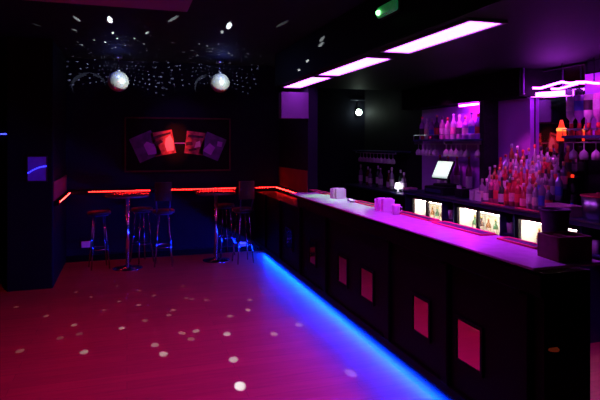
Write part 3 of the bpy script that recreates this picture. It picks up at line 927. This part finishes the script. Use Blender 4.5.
# ------------------------------------------------------- tables and stools
def table(x, y, z, label):
    t = thing('bar_table', label, 'table', (x, y, 0), 0, 'round bar tables in the alcove')
    MB().lathe([(.29, z - .03), (.305, z - .025), (.305, z - .006), (.298, z)], n=40).build('tabletop', M['table_top'], t)
    MB().lathe([(.026, .03), (.026, z - .03)], n=16).build('pole', M['chrome_bright'], t)
    MB().lathe([(.20, 0), (.20, .008), (.06, .028), (.03, .05)], n=36).build('base', M['chrome'], t)
    MB().lathe([(.08, z - .045), (.1, z - .03)], n=20).build('mounting_plate', M['dark_steel'], t)
table(.01, 7.93, 1.03, 'round bar table on a chrome pole before the left light strip')
table(1.27, 8.07, 1.02, 'round bar table on a chrome pole before the right light strip')
def stool(x, y, rz, label, back):
    t = thing('bar_stool', label, 'stool', (x, y, 0), rz, 'bar stools in the alcove')
    z = .80
    MB().lathe([(.13, z - .05), (.152, z - .045), (.158, z - .02), (.15, z - .004), (.10, z)], n=28).build('seat', M['black_leather'], t)
    MB().lathe([(.12, z - .065), (.125, z - .05)], n=24).build('seat_plate', M['dark_steel'], t)
    for k in range(4):
        a = PI / 4 + k * PI / 2
        c, s = math.cos(a), math.sin(a)
        MB().tube([(.09 * c, .09 * s, z - .06), (.135 * c, .135 * s, .3), (.17 * c, .17 * s, 0.004)], .0105, 8).build('leg', M['chrome'], t)
    ring = [(.139 * math.cos(2 * PI * k / 28), .139 * math.sin(2 * PI * k / 28), .28) for k in range(28)]
    MB().tube(ring, .008, 8, True).build('footrest', M['chrome'], t)
    if back:
        mb = MB()
        for s in (-1, 1):
            mb.tube([(s * .085, .12, z - .03), (s * .095, .165, z + .12), (s * .095, .175, z + .3)], .009, 8)
        mb.build('back_post', M['dark_steel'], t)
        vs, fs = [], []
        n = 8
        for i in range(n + 1):
            q = -1 + 2 * i / n
            for dy in (0, .03):
                for zz in (z + .14, z + .4):
                    vs.append((q * .115, .188 - .03 * q * q + dy - .015, zz))
        for i in range(n):
            o = i * 4
            fs += [(o, o + 1, o + 5, o + 4), (o + 2, o + 6, o + 7, o + 3), (o + 1, o + 3, o + 7, o + 5), (o, o + 4, o + 6, o + 2)]
        fs += [(0, 2, 3, 1), (n * 4, n * 4 + 1, n * 4 + 3, n * 4 + 2)]
        MB().add(vs, fs).build('backrest', M['black_leather'], t)
stool(-.37, 8.05, .2, 'backless bar stool left of the left bar table, nearest the column', False)
stool(.21, 8.28, .5, 'backless bar stool tucked behind the left bar table', False)
stool(.50, 7.95, PI - .1, 'dark bar stool with backrest right of the left bar table', True)
stool(1.45, 8.41, .3, 'backless bar stool tucked under the right bar table', False)
stool(1.62, 7.80, PI + .15, 'dark bar stool with backrest nearest the lit bar corner', True)
# white socket boxes low on the wall
for u, v, wv, hv, lb in ((86, 252.5, .13, .085, 'white box low on the back wall behind the left stool'), (242, 243.5, .12, .07, 'white box low on the back wall behind the right stools')):
    x = x_on(u, YB - .02)
    t = thing('wall_socket', lb, 'socket', (x, YB, z_on(v, x, YB) if v < 250 else .25), 0, 'white boxes low on the back wall')
    MB().bbox((-wv / 2, -.05, -hv / 2), (wv / 2, 0, hv / 2), .006).build('box', M['white_plastic'], t)
    MB().bbox((-wv / 2 + .012, -.054, -hv / 2 + .012), (-.006, -.049, hv / 2 - .012), .002).build('cover', M['white_plastic'], t)
    MB().bbox((.006, -.054, -hv / 2 + .012), (wv / 2 - .012, -.049, hv / 2 - .012), .002).build('cover', M['white_plastic'], t)

# -------------------------------------------------------------- mirror balls
BY, BR = 8.1, .145
balls = []
for u, v, lb in ((118.3, 81.5, 'mirror ball hanging at the left, above the left picture edge'), (220, 83, 'mirror ball hanging at the right, above the right picture edge')):
    x = x_on(u, BY)
    z = z_on(v, x, BY)
    balls.append(Vector((x, BY, z)))
    t = thing('mirror_ball', lb, 'mirror ball', (x, BY, z), 0, 'mirror balls in the alcove')
    mb = MB()
    NL, NS = 24, 44
    for i in range(NL):
        t0, t1 = PI * i / NL, PI * (i + 1) / NL
        for j in range(NS):
            a0, a1 = 2 * PI * j / NS, 2 * PI * (j + 1) / NS
            P = [(t0, a0), (t0, a1), (t1, a1), (t1, a0)]
            vs = [Vector((math.sin(q) * math.cos(w_), math.sin(q) * math.sin(w_), math.cos(q))) * BR for q, w_ in P]
            if i == 0:
                vs = [vs[0], vs[2], vs[3]]
            elif i == NL - 1:
                vs = [vs[0], vs[1], vs[2]]
            mb.add(vs, [tuple(range(len(vs)))], False)
    mb.build('tiles', M['ball'], t)
    MB().lathe([(.03, BR - .006), (.03, BR + .02), (.008, BR + .03)], n=16).build('cap', M['steel'], t)
    MB().tube([(0, 0, BR + .02), (0, 0, CZ - z - .05)], .004, 6).build('rod', M['chrome'], t)
    MB().lathe([(.05, CZ - z - .05), (.055, CZ - z - .04), (.055, CZ - z)], n=20).build('motor', M['steel'], t)
# ------------------------------------------------------------------- lights
def light(kind, name, loc, energy, color, **kw):
    d = bpy.data.lights.new(name, kind)
    d.energy = energy
    d.color = color
    for k, v in kw.items():
        setattr(d, k, v)
    o = bpy.data.objects.new(name, d)
    o.location = loc
    col.objects.link(o)
    return o
def aim(o, target):
    o.rotation_euler = (Vector(target) - o.location).to_track_quat('-Z', 'Y').to_euler()
    return o

# unseen red ceiling wash over the dance floor, plus an added magenta fill
aim(light('SPOT', 'red_wash', (-.2, 3.9, 2.9), 125, (1, .004, .008), spot_size=2.3, spot_blend=1, shadow_soft_size=.06), (-.1, 4.6, 0))
aim(light('SPOT', 'magenta_wash', (1.1, 3.5, 2.9), 150, (.66, .0, 1), spot_size=1.8, spot_blend=1, shadow_soft_size=.06), (1.15, 3.9, 0))
aim(light('SPOT', 'red_low_ceiling', (-1.2, 1.9, 1.9), 48, (1, .03, .12), spot_size=2.2, spot_blend=1, shadow_soft_size=.1), (-1.1, 2.6, 2.6))  # added light floating in mid-air, reddens the low ceiling
# added pale green fill over the far half of the bar, no fixture
for yy, en in ((4.7, 60), (5.2, 120), (5.75, 120)):
    aim(light('SPOT', 'bar_downlight', (2.12, yy, 2.50), en * 1.5, (.30, 1, .36), spot_size=.44, spot_blend=1, shadow_soft_size=.02), (2.1, yy, 1.15))
# added magenta fill at soffit height aimed at the bottles, no fixtures
aim(light('SPOT', 'bottle_spot', (3.45, 4.6, 2.50), 55, (1, .07, .72), spot_size=.9, spot_blend=.7, shadow_soft_size=.03), (4.05, 4.8, 1.35))
aim(light('SPOT', 'bottle_spot', (3.3, 6.1, 2.50), 36, (.95, .05, .85), spot_size=.75, spot_blend=.7, shadow_soft_size=.03), (4.15, 6.15, 1.9))
aim(light('SPOT', 'bottle_spot', (3.3, 3.75, 2.50), 40, (.9, .05, .9), spot_size=.75, spot_blend=.7, shadow_soft_size=.03), (4.15, 3.75, 1.9))
# added red and violet fill brightening the picture, no fixture
aim(light('SPOT', 'picture_spot', (.75, 7.2, 2.95), 300, (1, .10, .06), spot_size=.30, spot_blend=.9, shadow_soft_size=.03), (.72, YB, 1.76))
aim(light('SPOT', 'picture_violet', (.75, 7.0, 2.95), 26, (.5, .08, 1), spot_size=.8, spot_blend=.8, shadow_soft_size=.03), (.78, YB, 1.72))
# pin spots on the balls
for k, b in enumerate(balls):
    src = Vector((1.93, 5.6, 2.86))
    D = (b - src).length
    aim(light('SPOT', 'pin_spot', src, 1000 if k == 0 else 600, (.85, 1, .95), spot_size=2 * .157 / D, spot_blend=.12, shadow_soft_size=.006), b + Vector((-.006, -.004, .032)))
# light thrown back by the tiles: a dotted lamp above each ball
def dots_lamp(loc, strength, delta, rad, tilt, up=False):
    o = light('POINT', 'ball_reflections', loc, 1, (1, 1, 1), shadow_soft_size=0)
    o.rotation_euler = tilt
    d = o.data
    d.use_nodes = True
    nt = d.node_tree
    N, L = nt.nodes, nt.links
    em = next(n for n in N if n.type == 'EMISSION')
    tc = N.new('ShaderNodeTexCoord')
    sx = N.new('ShaderNodeSeparateXYZ')
    L.new(tc.outputs['Normal'], sx.inputs[0])
    def m(op, a, b=None):
        n = N.new('ShaderNodeMath')
        n.operation = op
        for i, q in enumerate((a, b)):
            if q is None:
                continue
            if isinstance(q, (int, float)):
                n.inputs[i].default_value = q
            else:
                L.new(q, n.inputs[i])
        return n.outputs[0]
    th = m('ARCCOSINE', sx.outputs['Z'])
    row = m('FLOOR', m('DIVIDE', th, delta))
    thc = m('MULTIPLY', m('ADD', row, .5), delta)
    cnt = m('MAXIMUM', m('ROUND', m('DIVIDE', m('MULTIPLY', m('SINE', thc), 2 * PI), delta)), 1)
    ph = m('DIVIDE', m('ADD', m('ARCTAN2', sx.outputs['Y'], sx.outputs['X']), PI), 2 * PI)
    cc = m('MULTIPLY', ph, cnt)
    ci = m('FLOOR', cc)
    fx = m('MULTIPLY', m('DIVIDE', m('SUBTRACT', m('SUBTRACT', cc, ci), .5), cnt), 2 * PI)
    dx = m('MULTIPLY', fx, m('SINE', th))
    cb = N.new('ShaderNodeCombineXYZ')
    L.new(row, cb.inputs[0])
    L.new(ci, cb.inputs[1])
    wn = N.new('ShaderNodeTexWhiteNoise')
    wn.noise_dimensions = '3D'
    L.new(cb.outputs[0], wn.inputs['Vector'])
    sc_ = N.new('ShaderNodeSeparateColor')
    L.new(wn.outputs['Color'], sc_.inputs[0])
    jx = m('MULTIPLY', m('SUBTRACT', sc_.outputs[0], .5), delta * .5)
    jy = m('MULTIPLY', m('SUBTRACT', sc_.outputs[1], .5), delta * .4)
    dx = m('ADD', dx, jx)
    dy = m('ADD', m('SUBTRACT', th, thc), jy)
    dist = m('SQRT', m('ADD', m('MULTIPLY', dx, dx), m('MULTIPLY', dy, dy)))
    mask = m('LESS_THAN', dist, m('MULTIPLY', sx.outputs['Z'], rad) if up else rad)
    up_ok = m('GREATER_THAN', sx.outputs['Z'], .22)
    wall_ok = m('MULTIPLY', m('GREATER_THAN', sx.outputs['Y'], .5), m('GREATER_THAN', sx.outputs['Z'], -.42))
    mask = m('MULTIPLY', mask, up_ok if up else wall_ok)
    br = m('MULTIPLY', mask, m('POWER', sc_.outputs[2], 1.2))
    fo = N.new('ShaderNodeLightFalloff')
    fo.inputs['Strength'].default_value = strength
    L.new(m('MULTIPLY', br, fo.outputs['Linear']), em.inputs['Strength'])
    em.inputs['Color'].default_value = (.82, .9, 1, 1)
for k, b in enumerate(balls):
    dots_lamp((b.x + .03, b.y + .02, b.z + BR + .06), 420 if k == 0 else 300, .105, .0135, (.06, .08, .1 * k))
    light('POINT', 'ball_haze', (b.x, b.y - .25, b.z + .2), 1.6, (.1, .14, 1), shadow_soft_size=.03)

def beam(ball, target, half, I, color=(.8, 1, .95)):
    d = (target - ball).normalized()
    src = ball + d * (BR + .012)
    o = light('SPOT', 'ball_beam', src, I, color, spot_size=2 * half, spot_blend=.35, shadow_soft_size=.004)
    aim(o, target)
FD = [(20, 351, .5), (84, 352, .55), (163.5, 354, .9), (155, 345, .45), (74, 325, .7), (46, 316, .55), (16, 307, .4), (121.6, 328, .7), (182, 333, .7), (191, 339, .5), (196, 331, .5),
      (139, 305, .6), (119, 301.5, .5), (91, 297, .5), (76, 292, .6), (18, 297, .3), (173.5, 310, .5), (169, 315, .45), (154, 295.5, .5), (139, 290.5, .5), (145, 320.6, .25), (186, 298, .35), (192, 299, .35),
      (183, 286, .4), (117, 286, .3), (99.5, 283, .3), (79, 334, .15), (240, 386, 1.0), (233.5, 359.5, .5), (227, 334, .75), (274, 334, .35), (299, 324.6, .7), (350.7, 373, .6), (248, 310, .5), (230, 316, .4),
      (250, 300, .4), (289, 301, .45), (212, 285.4, .3), (219, 278, .3), (104, 310, .2), (206, 300, .3), (60, 338, .2), (34, 286, .2), (262, 290, .3)]
for u, v, s in FD:
    p = on_z(u, v, 0)
    s *= 2.4 if u > 245 and v < 380 else 1
    bl = min(balls, key=lambda q: abs(q.x - p.x))
    L2 = (p - bl).length
    beam(bl, p, .0052 + .004 * max(0, s - .5), 34 * s * L2 * L2)
CD = [(110, 20, 1.6, .019), (77, 19, .4, .016), (173, 19, .4, .016), (229, 26, 1.4, .019), (222, 32, .2, .014), (282, 24, .15, .016), (113, 33, .7, .013), (117, 38.5, .7, .013), (147, 33, .8, .012), (134.5, 38.5, .7, .012),
      (94, 40, .6, .012), (144, 44, .6, .012), (125, 44, .8, .013), (108, 44, .5, .012), (74, 30, .25, .012), (78, 42, .4, .012), (173, 42.5, .35, .012), (219, 44, .7, .012), (236, 45, .7, .012), (213, 49, .5, .012),
      (223, 50, .6, .012), (229, 52, .5, .012), (75, 30, .2, .010), (96, 46.5, .5, .010), (113, 48, .6, .010), (138, 48.7, .5, .010), (158, 46, .3, .010), (104, 48.7, .5, .010), (120, 51, .5, .010), (207, 46, .4, .010), (244, 49, .3, .010), (37, 25, .15, .014), (199, 43.5, .6, .012), (59, 60.5, .3, .012)]
for u, v, s, hf in CD:
    p = on_z(u, v, CZ)
    bl = min(balls, key=lambda q: abs((q.x) - p.x) + .3 * abs(q.y - p.y))
    if p.y > YB - .05:
        continue
    L2 = (p - bl).length
    beam(bl, p, hf * .62, 260 * s * L2 * L2, (.85, .95, 1))
# close rings of dots on the ceiling around each ball
rnd = random.Random(3)
for bi, b in enumerate(balls):
    hgt = CZ - b.z
    for th in (.42, .62, .80, .95, 1.08, 1.18):
        n = int(2 * PI * math.sin(th) / .30)
        for q in range(n):
            a = 2 * PI * (q + rnd.uniform(-.3, .3) + .5 * th) / n
            rr = math.tan(th + rnd.uniform(-.05, .05)) * hgt
            p = Vector((b.x + rr * math.cos(a), b.y + rr * math.sin(a), CZ))
            if p.y > YB - .04 or rnd.random() < .12:
                continue
            L2 = (p - b).length
            beam(b, p, .0115 / L2, rnd.uniform(60, 260) * L2 * L2 / max(.3, math.cos(th)), (.82, .9, 1))
for u, v in ((322, 39), (321, 44.5), (307.5, 61), (299, 70), (283, 61)):
    y = y_on(u, 2.0)
    if u == 283:
        continue
    p = Vector((2.0, y, z_on(v, 2.0, y)))
    L2 = (p - balls[1]).length
    beam(balls[1], p, .0055, 130 * L2 * L2, (.85, .95, 1))

# world: barely above black
w = bpy.data.worlds.new('night')
scene.world = w
w.use_nodes = True
w.node_tree.nodes['Background'].inputs[0].default_value = (.25, .12, .3, 1)
w.node_tree.nodes['Background'].inputs[1].default_value = .01

vs_ = scene.view_settings
vs_.view_transform = 'Standard'
vs_.look = 'None'
vs_.exposure = 0
vs_.gamma = 1
vs_.use_curve_mapping = False
scene.cycles.use_denoising = True
scene.cycles.max_bounces = 8
scene.cycles.caustics_reflective = False
scene.cycles.caustics_refractive = False
scene.cycles.sample_clamp_indirect = 4
